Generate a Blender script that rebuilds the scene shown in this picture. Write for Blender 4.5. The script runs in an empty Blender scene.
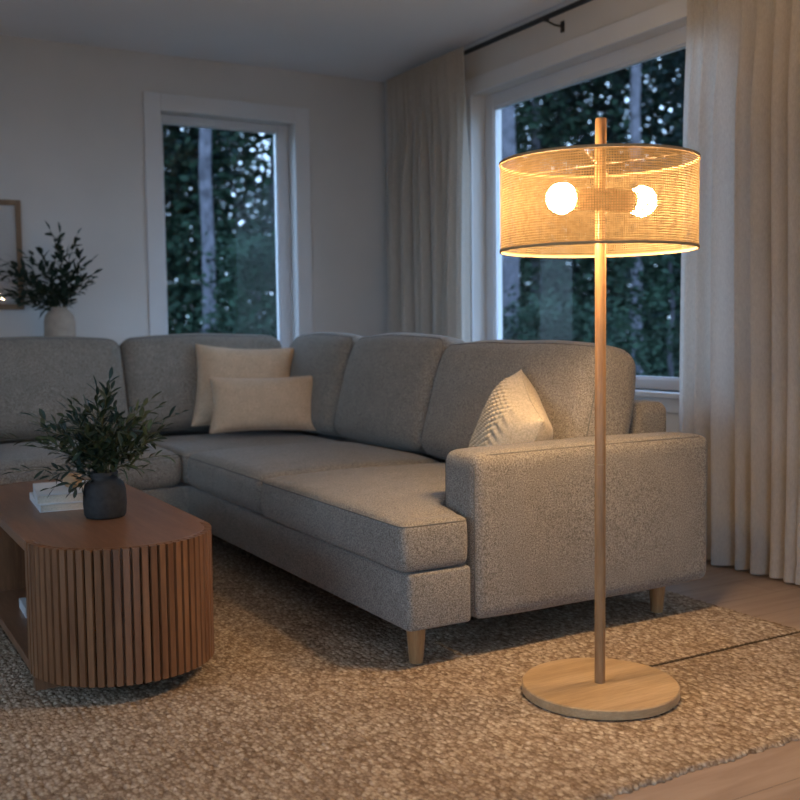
import bpy, bmesh, math, random
import numpy as np
from mathutils import Vector, Matrix
from mathutils.bvhtree import BVHTree
random.seed(7); rng = np.random.default_rng(7)
PI = math.pi
S = bpy.context.scene
C = S.collection

# ------------------------------------------------------------------ materials
def new_mat(name):
    m = bpy.data.materials.new(name); m.use_nodes = True
    nt = m.node_tree; nt.nodes.clear()
    out = nt.nodes.new('ShaderNodeOutputMaterial')
    return m, nt, out
def nd(nt, t, **kw):
    n = nt.nodes.new(t)
    for k, v in kw.items():
        if k in n.inputs.keys(): n.inputs[k].default_value = v
        else: setattr(n, k, v)
    return n
def ramp(nt, src, stops):
    r = nt.nodes.new('ShaderNodeValToRGB'); cr = r.color_ramp
    while len(cr.elements) < len(stops): cr.elements.new(.5)
    for e, (p, c) in zip(cr.elements, stops):
        e.position = p; e.color = (*c, 1)
    nt.links.new(src, r.inputs[0]); return r
def coords(nt, scale=(1,1,1), kind='Object', rot=(0,0,0)):
    tc = nt.nodes.new('ShaderNodeTexCoord'); mp = nt.nodes.new('ShaderNodeMapping')
    mp.inputs['Scale'].default_value = scale; mp.inputs['Rotation'].default_value = rot
    nt.links.new(tc.outputs[kind], mp.inputs[0]); return mp.outputs[0]
def bsdf(nt, out, rough=.6, spec=.5, **kw):
    b = nt.nodes.new('ShaderNodeBsdfPrincipled')
    b.inputs['Roughness'].default_value = rough
    b.inputs['Specular IOR Level'].default_value = spec
    for k, v in kw.items(): b.inputs[k].default_value = v
    nt.links.new(b.outputs[0], out.inputs[0]); return b
def bump(nt, b, h, strength=.3, dist=.002):
    n = nd(nt, 'ShaderNodeBump', Strength=strength, Distance=dist)
    nt.links.new(h, n.inputs['Height']); nt.links.new(n.outputs[0], b.inputs['Normal']); return n
def mixc(nt, a, b, fac, mode='MIX'):
    m = nt.nodes.new('ShaderNodeMix'); m.data_type = 'RGBA'; m.blend_type = mode
    for v, i in ((a, 6), (b, 7)):
        if isinstance(v, tuple): m.inputs[i].default_value = (*v, 1)
        else: nt.links.new(v, m.inputs[i])
    if isinstance(fac, (int, float)): m.inputs[0].default_value = fac
    else: nt.links.new(fac, m.inputs[0])
    return m.outputs[2]
def math_n(nt, op, a, b=None, c=None):
    m = nt.nodes.new('ShaderNodeMath'); m.operation = op
    for i, v in enumerate((a, b, c)):
        if v is None: continue
        if isinstance(v, (int, float)): m.inputs[i].default_value = v
        else: nt.links.new(v, m.inputs[i])
    return m.outputs[0]

def plain(name, col, rough=.6, spec=.4, noise=0, nscale=40, bmp=0, **kw):
    m, nt, out = new_mat(name); b = bsdf(nt, out, rough, spec, **kw)
    b.inputs['Base Color'].default_value = (*col, 1)
    if noise or bmp:
        n = nd(nt, 'ShaderNodeTexNoise', Scale=nscale, Detail=4.0)
        nt.links.new(coords(nt), n.inputs['Vector'])
        if noise:
            r = ramp(nt, n.outputs[0], [(.3, tuple(c*(1-noise) for c in col)), (.7, tuple(min(1, c*(1+noise)) for c in col))])
            nt.links.new(r.outputs[0], b.inputs['Base Color'])
        if bmp: bump(nt, b, n.outputs[0], bmp, .002)
    return m
def wood(name, dark, light, axis='Y', scale=1.0, rough=.45, spec=.4):
    m, nt, out = new_mat(name); b = bsdf(nt, out, rough, spec)
    s = {'X': (1.2, 14, 14), 'Y': (14, 1.2, 14), 'Z': (14, 14, 1.2)}[axis]
    v = coords(nt, tuple(q*scale for q in s))
    n1 = nd(nt, 'ShaderNodeTexNoise', Scale=1.5, Detail=5.0, Roughness=.6, Distortion=.4)
    n2 = nd(nt, 'ShaderNodeTexNoise', Scale=9.0, Detail=6.0, Roughness=.7)
    nt.links.new(v, n1.inputs['Vector']); nt.links.new(v, n2.inputs['Vector'])
    mid = tuple((a+c)/2 for a, c in zip(dark, light))
    r1 = ramp(nt, n1.outputs[0], [(.3, dark), (.5, mid), (.7, light)])
    r2 = ramp(nt, n2.outputs[0], [(.38, (.72, .70, .68)), (.6, (1, 1, 1))])
    nt.links.new(mixc(nt, r1.outputs[0], r2.outputs[0], .6, 'MULTIPLY'), b.inputs['Base Color'])
    bump(nt, b, n2.outputs[0], .12, .0008)
    return m
def fabric(name, dark, light, weave=900.0, rough=.95, bs=.5, mottle=.25, dist=.0015):
    m, nt, out = new_mat(name); b = bsdf(nt, out, rough, .15)
    b.inputs['Sheen Weight'].default_value = .15; b.inputs['Sheen Roughness'].default_value = .5
    v = coords(nt)
    n1 = nd(nt, 'ShaderNodeTexNoise', Scale=weave*.22, Detail=3.0, Roughness=.7)
    n2 = nd(nt, 'ShaderNodeTexNoise', Scale=14.0, Detail=3.0)
    n3 = nd(nt, 'ShaderNodeTexVoronoi', Scale=weave*.35)
    for n in (n1, n2, n3): nt.links.new(v, n.inputs['Vector'])
    r = ramp(nt, n1.outputs[0], [(.36, dark), (.64, light)])
    r2 = ramp(nt, n2.outputs[0], [(.3, (1-mottle,)*3), (.7, (1, 1, 1))])
    nt.links.new(mixc(nt, r.outputs[0], r2.outputs[0], 1.0, 'MULTIPLY'), b.inputs['Base Color'])
    h = math_n(nt, 'ADD', n1.outputs[0], math_n(nt, 'MULTIPLY', n3.outputs['Distance'], .8))
    bump(nt, b, h, bs, dist)
    return m

M = {}
M['wall'] = plain('wall_paint', (.66, .635, .61), .9, .2, .03, 3.0, .05)
M['ceil'] = plain('ceiling_paint', (.84, .85, .88), .95, .1, .01, 3.0)
M['white'] = plain('white_trim_paint', (.70, .70, .71), .5, .4, .02, 6.0)
M['upvc'] = plain('white_window_frame', (.66, .67, .70), .35, .5, .02, 6.0)
M['sofa'] = fabric('heathered_sofa_fabric', (.112, .093, .072), (.380, .328, .268), 1100.0, bs=.6, mottle=.12, dist=.0013)
M['seam'] = plain('sofa_seam_thread', (.16, .145, .125), .95, .1, .2, 200.0)
M['pillow'] = fabric('cream_linen', (.54, .37, .24), (.74, .54, .36), 900.0, bs=.35, mottle=.12)
M['knit'] = fabric('cream_looped_wool', (.50, .40, .27), (.74, .60, .42), 700.0, bs=.5, mottle=.12)
M['oak'] = wood('pale_oak', (.28, .140, .052), (.44, .245, .108), 'Z', 1.6, .4)
M['oak_flat'] = wood('pale_oak_board', (.42, .26, .12), (.60, .40, .21), 'X', 1.2, .38)
M['walnut'] = wood('reddish_brown_oak', (.155, .066, .030), (.265, .125, .062), 'Y', 1.6, .34, .5)
M['walnut_v'] = wood('reddish_brown_oak_upright', (.135, .052, .019), (.255, .112, .046), 'Z', 1.6, .42, .4)
M['black'] = plain('black_metal', (.012, .013, .016), .45, .5, .2, 80.0)
M['vase'] = plain('charcoal_stoneware', (.030, .027, .024), .75, .3, .25, 60.0, .15)
M['beige_ceramic'] = plain('beige_stoneware', (.42, .34, .27), .6, .3, .1, 30.0, .1)
M['tan_ceramic'] = plain('tan_clay', (.40, .25, .13), .6, .3, .15, 50.0, .1)
M['paper'] = plain('white_book_cover', (.60, .585, .56), .5, .4, .02, 10.0)
M['pages'] = plain('cream_page_edges', (.55, .48, .38), .9, .1, .2, 300.0)
M['leaf'] = plain('olive_leaf', (.026, .040, .017), .5, .4, .45, 25.0)
M['leaf_pale'] = plain('olive_leaf_new', (.06, .075, .03), .55, .4, .35, 25.0)
M['leaf_dark'] = plain('dark_glossy_leaf', (.018, .034, .022), .5, .4, .3, 25.0)
M['stem'] = plain('brown_green_stem', (.09, .08, .035), .8, .2, .3, 60.0)
M['frame_wood'] = wood('picture_frame_oak', (.20, .125, .075), (.32, .21, .13), 'Z', 1.5, .5)
M['mat_board'] = plain('off_white_mat_board', (.62, .61, .60), .9, .1, .02, 5.0)
M['bark'] = plain('grey_pine_bark', (.085, .082, .095), .95, .1, .45, 9.0, .8)
M['needles'] = plain('dark_evergreen_foliage', (.0055, .014, .0125), .8, .2, .5, 3.0)
M['needles2'] = plain('mid_green_foliage', (.012, .029, .016), .8, .2, .5, 3.0)
M['soil'] = plain('forest_floor', (.02, .028, .018), .95, .1, .5, 2.0, .5)
M['trimcord'] = plain('shade_binding', (.42, .26, .13), .8, .2, .15, 300.0)
M['wire'] = plain('cream_wire', (.30, .22, .14), .4, .4)
M['cord'] = plain('dark_jute_cord', (.10, .065, .035), .95, .1, .4, 300.0)

def print_mat():
    m, nt, out = new_mat('faint_grey_print'); b = bsdf(nt, out, .8, .1)
    n = nd(nt, 'ShaderNodeTexNoise', Scale=3.0, Detail=2.0)
    nt.links.new(coords(nt, (3, 1, .8)), n.inputs['Vector'])
    r = ramp(nt, n.outputs[0], [(.42, (.40, .40, .42)), (.55, (.60, .59, .59))])
    nt.links.new(r.outputs[0], b.inputs['Base Color']); return m
M['print'] = print_mat()

def floor_mat():
    m, nt, out = new_mat('oak_floor_planks'); b = bsdf(nt, out, .45, .4)
    br = nd(nt, 'ShaderNodeTexBrick', Scale=1.0)
    br.inputs['Brick Width'].default_value = 1.9; br.inputs['Row Height'].default_value = .185
    br.inputs['Mortar Size'].default_value = .0012; br.inputs['Mortar Smooth'].default_value = .2
    br.inputs['Color1'].default_value = (.34, .235, .165, 1); br.inputs['Color2'].default_value = (.40, .285, .205, 1)
    br.inputs['Mortar'].default_value = (.14, .10, .07, 1); br.offset = .37
    nt.links.new(coords(nt), br.inputs['Vector'])
    n1 = nd(nt, 'ShaderNodeTexNoise', Scale=2.0, Detail=6.0, Roughness=.65, Distortion=.6)
    nt.links.new(coords(nt, (1.1, 9, 1)), n1.inputs['Vector'])
    r1 = ramp(nt, n1.outputs[0], [(.34, (.72, .66, .62)), (.6, (1, 1, 1))])
    c = mixc(nt, br.outputs['Color'], r1.outputs[0], .85, 'MULTIPLY')
    nt.links.new(c, b.inputs['Base Color']); bump(nt, b, n1.outputs[0], .1, .001)
    return m
M['floor'] = floor_mat()

def rug_mat():
    m, nt, out = new_mat('natural_jute_weave'); b = bsdf(nt, out, .95, .1)
    v = coords(nt, (95, 62, 95))
    vo = nd(nt, 'ShaderNodeTexVoronoi', Scale=1.0); vo.inputs['Randomness'].default_value = .8
    nt.links.new(v, vo.inputs['Vector'])
    n = nd(nt, 'ShaderNodeTexNoise', Scale=160.0, Detail=4.0, Roughness=.7)
    n2 = nd(nt, 'ShaderNodeTexNoise', Scale=2.2, Detail=4.0, Roughness=.6)
    cc = coords(nt); nt.links.new(cc, n.inputs['Vector']); nt.links.new(cc, n2.inputs['Vector'])
    sep = nt.nodes.new('ShaderNodeSeparateColor'); nt.links.new(vo.outputs['Color'], sep.inputs[0])
    r = ramp(nt, sep.outputs[0], [(0, (.35, .255, .172)), (.45, (.54, .41, .29)), (1, (.75, .625, .465))])
    r3 = ramp(nt, vo.outputs['Distance'], [(.25, (1, 1, 1)), (.8, (.42, .35, .29))])  # shade in the pits between knots, painted into the colour
    r2 = ramp(nt, n.outputs[0], [(.35, (.68, .62, .56)), (.6, (1, 1, 1))])
    r4 = ramp(nt, n2.outputs[0], [(.35, (.84, .80, .76)), (.65, (1, 1, 1))])
    c = mixc(nt, r.outputs[0], r3.outputs[0], .8, 'MULTIPLY')
    c = mixc(nt, c, r2.outputs[0], .8, 'MULTIPLY'); c = mixc(nt, c, r4.outputs[0], 1.0, 'MULTIPLY')
    nt.links.new(c, b.inputs['Base Color'])
    h = math_n(nt, 'ADD', math_n(nt, 'MULTIPLY', vo.outputs['Distance'], -1.2), math_n(nt, 'MULTIPLY', n.outputs[0], .6))
    bump(nt, b, h, .8, .005)
    return m
M['rug'] = rug_mat()

def curtain_mat():
    m, nt, out = new_mat('ivory_linen_curtain')
    v = coords(nt, (1, 1, 1))
    n = nd(nt, 'ShaderNodeTexNoise', Scale=1.0, Detail=4.0); nt.links.new(coords(nt, (260, 260, 60)), n.inputs['Vector'])
    r = ramp(nt, n.outputs[0], [(.3, (.62, .56, .50)), (.7, (.73, .67, .60))])
    d = nd(nt, 'ShaderNodeBsdfDiffuse', Roughness=.8); t = nt.nodes.new('ShaderNodeBsdfTranslucent')
    bp = nd(nt, 'ShaderNodeBump', Strength=.3, Distance=.001); nt.links.new(n.outputs[0], bp.inputs['Height'])
    for s in (d, t): nt.links.new(r.outputs[0], s.inputs['Color'])
    nt.links.new(bp.outputs[0], d.inputs['Normal'])
    mx = nt.nodes.new('ShaderNodeMixShader'); mx.inputs[0].default_value = .5
    nt.links.new(d.outputs[0], mx.inputs[1]); nt.links.new(t.outputs[0], mx.inputs[2]); nt.links.new(mx.outputs[0], out.inputs[0])
    return m
M['curtain'] = curtain_mat()

def glass_mat(name='window_glass', tint=(.93, .96, .97), base=.008):
    m, nt, out = new_mat(name)
    lw = nd(nt, 'ShaderNodeLayerWeight', Blend=.5)
    f = math_n(nt, 'POWER', lw.outputs['Facing'], 5.0)
    f = math_n(nt, 'MULTIPLY_ADD', f, .9, base)
    t = nd(nt, 'ShaderNodeBsdfTransparent', Color=(*tint, 1)); g = nd(nt, 'ShaderNodeBsdfGlossy', Roughness=.01)
    mx = nt.nodes.new('ShaderNodeMixShader'); nt.links.new(f, mx.inputs[0])
    nt.links.new(t.outputs[0], mx.inputs[1]); nt.links.new(g.outputs[0], mx.inputs[2]); nt.links.new(mx.outputs[0], out.inputs[0])
    return m
M['glass'] = glass_mat()
M['picture_glass'] = glass_mat('picture_glass', (.98, .98, .98), .045)

def shade_mat():
    m, nt, out = new_mat('open_woven_rattan')
    uv = nt.nodes.new('ShaderNodeUVMap'); sp = nt.nodes.new('ShaderNodeSeparateXYZ'); nt.links.new(uv.outputs[0], sp.inputs[0])
    def stripe(sock, freq):
        return math_n(nt, 'ABSOLUTE', math_n(nt, 'SUBTRACT', math_n(nt, 'FRACT', math_n(nt, 'MULTIPLY', sock, freq)), .5))
    a = stripe(sp.outputs[0], 250.0); c = stripe(sp.outputs[1], 36.0)
    nz = nd(nt, 'ShaderNodeTexNoise', Scale=90.0, Detail=3.0); nt.links.new(coords(nt), nz.inputs['Vector'])
    wob = math_n(nt, 'MULTIPLY_ADD', nz.outputs[0], .10, .20)
    ha = math_n(nt, 'LESS_THAN', a, wob); hc = math_n(nt, 'LESS_THAN', c, wob)
    hole = math_n(nt, 'MULTIPLY', ha, hc)
    r = ramp(nt, nz.outputs[0], [(.3, (.125, .088, .044)), (.7, (.185, .138, .078))]); r_t = ramp(nt, nz.outputs[0], [(.3, (.115, .073, .034)), (.7, (.165, .11, .055))])
    d = nd(nt, 'ShaderNodeBsdfDiffuse', Roughness=.7); t = nt.nodes.new('ShaderNodeBsdfTranslucent')
    nt.links.new(r.outputs[0], d.inputs['Color']); nt.links.new(r_t.outputs[0], t.inputs['Color'])
    mx = nt.nodes.new('ShaderNodeMixShader'); mx.inputs[0].default_value = .27
    nt.links.new(d.outputs[0], mx.inputs[1]); nt.links.new(t.outputs[0], mx.inputs[2])
    tr = nt.nodes.new('ShaderNodeBsdfTransparent'); m2 = nt.nodes.new('ShaderNodeMixShader')
    nt.links.new(hole, m2.inputs[0]); nt.links.new(mx.outputs[0], m2.inputs[1]); nt.links.new(tr.outputs[0], m2.inputs[2])
    nt.links.new(m2.outputs[0], out.inputs[0]); return m
M['shade'] = shade_mat()
def emit(name, col, s):
    m, nt, out = new_mat(name); e = nd(nt, 'ShaderNodeEmission', Color=(*col, 1), Strength=s)
    nt.links.new(e.outputs[0], out.inputs[0]); return m
M['bulb'] = emit('lit_frosted_bulb', (1.0, .675, .355), 480.0)

# ------------------------------------------------------------------ object helpers
def tag(o, label=None, cat=None, group=None, kind=None):
    if label: o['label'] = label
    if cat: o['category'] = cat
    if group: o['group'] = group
    if kind: o['kind'] = kind
    return o
def thing(name, label, cat, loc=(0, 0, 0), rz=0, group=None):
    o = bpy.data.objects.new(name, None); o.empty_display_size = .1; C.objects.link(o)
    o.location = loc; o.rotation_euler = (0, 0, rz); return tag(o, label, cat, group)
def obj(name, me, mat=None, parent=None, smooth=False):
    if isinstance(me, bmesh.types.BMesh):
        bm = me; me = bpy.data.meshes.new(name); bm.normal_update(); bm.to_mesh(me); bm.free()
    if mat: me.materials.append(mat)
    if smooth: me.polygons.foreach_set('use_smooth', [True]*len(me.polygons))
    o = bpy.data.objects.new(name, me); C.objects.link(o); o.parent = parent
    return o
def autosmooth(o, ang=35):
    me = o.data; me.polygons.foreach_set('use_smooth', [True]*len(me.polygons)); me.set_sharp_from_angle(angle=math.radians(ang)); return o
def struct(name, me, mat, parent=None):
    o = obj(name, me, mat, parent)
    o['kind'] = 'structure'; return o
def dup(root, loc=None, rz=None, label=None):
    r = root.copy(); C.objects.link(r)
    if loc: r.location = loc
    if rz is not None: r.rotation_euler = (0, 0, rz)
    if label: r['label'] = label
    for ch in list(root.children):
        c = ch.copy(); C.objects.link(c); c.parent = r
        for g in list(ch.children):
            d = g.copy(); C.objects.link(d); d.parent = c
    return r
def box(bm, x0, x1, y0, y1, z0, z1, bev=0, seg=2):
    r = bmesh.ops.create_cube(bm, size=1.0); vs = r['verts']
    for v in vs:
        v.co = Vector((x0 if v.co.x < 0 else x1, y0 if v.co.y < 0 else y1, z0 if v.co.z < 0 else z1))
    if bev:
        es = list({e for v in vs for e in v.link_edges})
        bmesh.ops.bevel(bm, geom=es, offset=bev, segments=seg, affect='EDGES', profile=.5)
    return bm
def nb(): return bmesh.new()
def bx(*a, **k): return box(nb(), *a, **k)
def tube(bm, pts, r, seg=8, r1=None, caps=True):
    pts = [Vector(p) for p in pts]; n = len(pts); rings = []
    t0 = (pts[1]-pts[0]).normalized(); up = Vector((0, 0, 1)) if abs(t0.z) < .9 else Vector((1, 0, 0))
    a = t0.cross(up).normalized()
    for i, p in enumerate(pts):
        t = (pts[min(i+1, n-1)]-pts[max(i-1, 0)]).normalized()
        a = (a - t*a.dot(t)).normalized(); b = t.cross(a)
        rr = r if r1 is None else r+(r1-r)*i/(n-1)
        rings.append([bm.verts.new(p+(a*math.cos(2*PI*k/seg)+b*math.sin(2*PI*k/seg))*rr) for k in range(seg)])
    for i in range(n-1):
        for k in range(seg):
            bm.faces.new((rings[i][k], rings[i][(k+1) % seg], rings[i+1][(k+1) % seg], rings[i+1][k]))
    if caps:
        bm.faces.new(rings[0][::-1]); bm.faces.new(rings[-1])
    return bm
def loop_tube(bm, pts, r, seg=6):
    pts = [Vector(p) for p in pts]; n = len(pts); rings = []
    for i, p in enumerate(pts):
        t = (pts[(i+1) % n]-pts[i-1]).normalized(); a = t.cross(Vector((0, 0, 1)))
        a = a.normalized() if a.length > .1 else Vector((1, 0, 0)); b = t.cross(a)
        rings.append([bm.verts.new(p+(a*math.cos(2*PI*k/seg)+b*math.sin(2*PI*k/seg))*r) for k in range(seg)])
    for i in range(n):
        A, B = rings[i], rings[(i+1) % n]
        for k in range(seg): bm.faces.new((A[k], A[(k+1) % seg], B[(k+1) % seg], B[k]))
    return bm
def lathe(bm, prof, seg=48, c=(0, 0, 0), close=True):
    rings = []
    for r, z in prof:
        rings.append([bm.verts.new((c[0]+r*math.cos(2*PI*k/seg), c[1]+r*math.sin(2*PI*k/seg), c[2]+z)) for k in range(seg)])
    for i in range(len(prof)-1):
        for k in range(seg): bm.faces.new((rings[i][k], rings[i][(k+1) % seg], rings[i+1][(k+1) % seg], rings[i+1][k]))
    if close:
        bm.faces.new(rings[0][::-1]); bm.faces.new(rings[-1])
    return bm
def prism(poly, z0, z1, bev=0, seg=2):
    bm = nb(); vs = [bm.verts.new((x, y, z0)) for x, y in poly]; f = bm.faces.new(vs)
    r = bmesh.ops.extrude_face_region(bm, geom=[f]); 
    for v in r['geom']:
        if isinstance(v, bmesh.types.BMVert): v.co.z = z1
    bmesh.ops.recalc_face_normals(bm, faces=bm.faces)
    if bev:
        bmesh.ops.bevel(bm, geom=[e for e in bm.edges if e.calc_face_angle(0) > .5], offset=bev, segments=seg, affect='EDGES', profile=.5)
    return bm

def grid_box(nx, ny, nz):
    """closed box surface of unit coordinates -1..1 with a dense grid"""
    idx = {}; vs = []; fs = []
    def vid(i, j, k):
        key = (i, j, k)
        if key not in idx: idx[key] = len(vs); vs.append((i/nx*2-1, j/ny*2-1, k/nz*2-1))
        return idx[key]
    for i in range(nx):
        for j in range(ny):
            fs.append((vid(i, j, 0), vid(i, j+1, 0), vid(i+1, j+1, 0), vid(i+1, j, 0)))
            fs.append((vid(i, j, nz), vid(i+1, j, nz), vid(i+1, j+1, nz), vid(i, j+1, nz)))
    for i in range(nx):
        for k in range(nz):
            fs.append((vid(i, 0, k), vid(i+1, 0, k), vid(i+1, 0, k+1), vid(i, 0, k+1)))
            fs.append((vid(i, ny, k), vid(i, ny, k+1), vid(i+1, ny, k+1), vid(i+1, ny, k)))
    for j in range(ny):
        for k in range(nz):
            fs.append((vid(0, j, k), vid(0, j, k+1), vid(0, j+1, k+1), vid(0, j+1, k)))
            fs.append((vid(nx, j, k), vid(nx, j+1, k), vid(nx, j+1, k+1), vid(nx, j, k+1)))
    return np.array(vs, float), fs
def wrinkle(P, seed, amp, sc=5.0):
    r = np.random.default_rng(seed); o = np.zeros(len(P))
    for _ in range(7):
        k = r.normal(size=3)*sc*(1+r.random()); o += np.sin(P@k + r.random()*6.28)
    return o*amp/7
def soft_box(size, rad, crown=(0, 0, 0), seed=1, wr=.004, n=None, pinch=0.0):
    """rounded, crowned cushion; crown = bulge of the x, y, z faces in metres"""
    hx, hy, hz = [s/2 for s in size]; r = min(rad, hx*.98, hy*.98, hz*.98)
    n = n or [max(10, int(s/.022)) for s in size]
    V, F = grid_box(*n)
    # denser towards the edges
    V = np.sign(V)*(1-(1-np.abs(V))**1.25)
    H = np.array([hx, hy, hz]); P = V*H
    Q = np.clip(P, -(H-r), H-r); D = P-Q; L = np.linalg.norm(D, axis=1, keepdims=True); L[L == 0] = 1
    edge = (np.abs(D) > 1e-9).sum(1, keepdims=True) > 0
    P = np.where(edge, Q + D/L*r, P)
    U = P/H; s = 1-np.clip(np.abs(U), 0, 1)**2.4
    for a in range(3):
        if crown[a]:
            b, c = [q for q in range(3) if q != a]
            P[:, a] += np.sign(U[:, a])*crown[a]*(s[:, b]*s[:, c])**.6*np.clip(np.abs(U[:, a])*1.4-.4, 0, 1)
    if pinch:
        for a in range(3):
            pass
    nrm = P/(np.linalg.norm(P, axis=1, keepdims=True)+1e-9)
    P = P + nrm*wrinkle(P, seed, wr)[:, None]
    return P, F
def mesh_pf(name, P, F):
    me = bpy.data.meshes.new(name); me.from_pydata([tuple(p) for p in P], [], F); me.update(); return me
def seam_on(me, pts, r=.0022, closed=True, off=.0006):
    bm = nb(); bm.from_mesh(me); t = BVHTree.FromBMesh(bm); bm.free()
    q = []
    for p in pts:
        c, nn, _, _ = t.find_nearest(Vector(p)); q.append(c+nn*off)
    b2 = nb()
    return loop_tube(b2, q, r, 6) if closed else tube(b2, q, r, 6)
def rect_path(hx, hy, z, n=30, r=.04):
    pts = []
    for cx, cy, a0 in ((hx-r, hy-r, 0), (-hx+r, hy-r, 90), (-hx+r, -hy+r, 180), (hx-r, -hy+r, 270)):
        for k in range(6): a = math.radians(a0+k*18); pts.append(Vector((cx+r*math.cos(a), cy+r*math.sin(a), z)))
    out = []
    for i, p in enumerate(pts):
        q = pts[(i+1) % len(pts)]; m = max(1, int((q-p).length/.03))
        out += [p.lerp(q, j/m) for j in range(m)]
    return out

# ------------------------------------------------------------------ setting
XR, YB, ZC = 3.35, 6.017, 2.62
struct('floor', bx(-2.8, XR+.2, -2.4, YB+.2, -.12, 0), M['floor'])
struct('ceiling', bx(-2.8, XR+.2, -2.4, YB+.2, ZC, ZC+.15), M['ceil'])
def wall_x(name, X0, X1, y0, y1, opening):      # wall in the Y direction
    bm = nb(); a, b, c, d = opening
    box(bm, X0, X1, y0, a, 0, ZC); box(bm, X0, X1, b, y1, 0, ZC)
    box(bm, X0, X1, a, b, 0, c); box(bm, X0, X1, a, b, d, ZC); return struct(name, bm, M['wall'])
def wall_y(name, Y0, Y1, x0, x1, opening):
    bm = nb(); a, b, c, d = opening
    box(bm, x0, a, Y0, Y1, 0, ZC); box(bm, b, x1, Y0, Y1, 0, ZC)
    box(bm, a, b, Y0, Y1, 0, c); box(bm, a, b, Y0, Y1, d, ZC); return struct(name, bm, M['wall'])
W2 = (2.93, 4.985, .70, 2.33)
W1 = (1.834, 2.691, .80, 2.295)
W_FILL = (-1.1, 1.5, .05, 2.35)  # opening behind the camera, added to let sky light into the room
wall_x('wall_right', XR, XR+.2, -2.4, YB+.2, W2)
wall_y('wall_back', YB, YB+.2, -2.8, XR, W1)
wall_y('wall_front', -2.4, -2.2, -2.6, XR, W_FILL)
wall_x('wall_left', -2.8, -2.6, -2.4, YB, (.35, 3.45, .88, 2.22))  # its opening is out of view, added to bring in side daylight
struct('baseboard_back', bx(-2.6, XR-.015, YB-.015, YB, 0, .10, bev=.003), M['white'])
struct('baseboard_right', bx(XR-.015, XR, -2.2, YB, 0, .10, bev=.003), M['white'])
struct('trim_1', bx(XR-.02, XR, -2.2, YB-.02, ZC-.035, ZC, bev=.004), M['white'])

def window_yplane(name, op, Yw, casing, fw, fy, gy):
    a, b, c, d = op; (fl, fr, ft, fb) = fw
    w = thing(name, None, None); w['kind'] = 'structure'
    bm = nb(); t = .016; k = casing
    box(bm, a-k, a, Yw-t, Yw, c-k, d+k, .003); box(bm, b, b+k, Yw-t, Yw, c-k, d+k, .003)
    box(bm, a, b, Yw-t, Yw, d, d+k, .003); box(bm, a, b, Yw-t, Yw, c-k, c, .003)
    obj('window_casing', bm, M['white'], w)
    bm = nb()
    box(bm, a, a+fl, fy, fy+.05, c, d, .004); box(bm, b-fr, b, fy, fy+.05, c, d, .004)
    box(bm, a+fl, b-fr, fy, fy+.05, d-ft, d, .004); box(bm, a+fl, b-fr, fy, fy+.05, c, c+fb, .004)
    # inner glazing bead
    g = .008
    box(bm, a+fl, a+fl+g, fy+.01, fy+.04, c+fb, d-ft); box(bm, b-fr-g, b-fr, fy+.01, fy+.04, c+fb, d-ft)
    box(bm, a+fl, b-fr, fy+.01, fy+.04, d-ft-g, d-ft); box(bm, a+fl, b-fr, fy+.01, fy+.04, c+fb, c+fb+g)
    obj('window_frame', bm, M['upvc'], w)
    obj('pane', bx(a+fl, b-fr, gy, gy+.006, c+fb, d-ft), M['glass'], w)
    return w
window_yplane('window_1', W1, YB, .100, (.035, .078, .045, .07), 6.105, 6.13)
w2 = thing('window_2', None, None); w2['kind'] = 'structure'
a, b, c, d = W2; k = .092; t = .015
bm = nb(); box(bm, XR-t, XR, a-k, a, c-k, d+k, .003); box(bm, XR-t, XR, b, b+k, c-k, d+k, .003)
box(bm, XR-t, XR, a, b, d, d+k, .003); box(bm, XR-t, XR, a, b, c-k, c-.026, .003)
obj('window_casing', bm, M['white'], w2)
obj('window_sill', bx(XR-.035, XR+.085, a, b, c-.026, c, bev=.004), M['white'], w2)
bm = nb(); f = .075; fx = XR+.085
box(bm, fx, fx+.05, a, a+f, c, d, .004); box(bm, fx, fx+.05, b-f, b, c, d, .004)
box(bm, fx, fx+.05, a+f, b-f, d-f, d, .004); box(bm, fx, fx+.05, a+f, b-f, c, c+.05, .004)
g = .01
box(bm, fx+.01, fx+.04, a+f, a+f+g, c+.05, d-f); box(bm, fx+.01, fx+.04, b-f-g, b-f, c+.05, d-f)
box(bm, fx+.01, fx+.04, a+f, b-f, d-f-g, d-f); box(bm, fx+.01, fx+.04, a+f, b-f, c+.05, c+.05+g)
obj('window_frame', bm, M['upvc'], w2)
obj('pane', bx(fx+.022, fx+.028, a+f, b-f, c+.05, d-f), M['glass'], w2)
window_yplane('unseen_fill_window', W_FILL, -2.2, .0001, (.08, .08, .08, .08), -2.33, -2.3).children[0].hide_render = False  # unseen window, added as a source of ambient daylight

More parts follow.
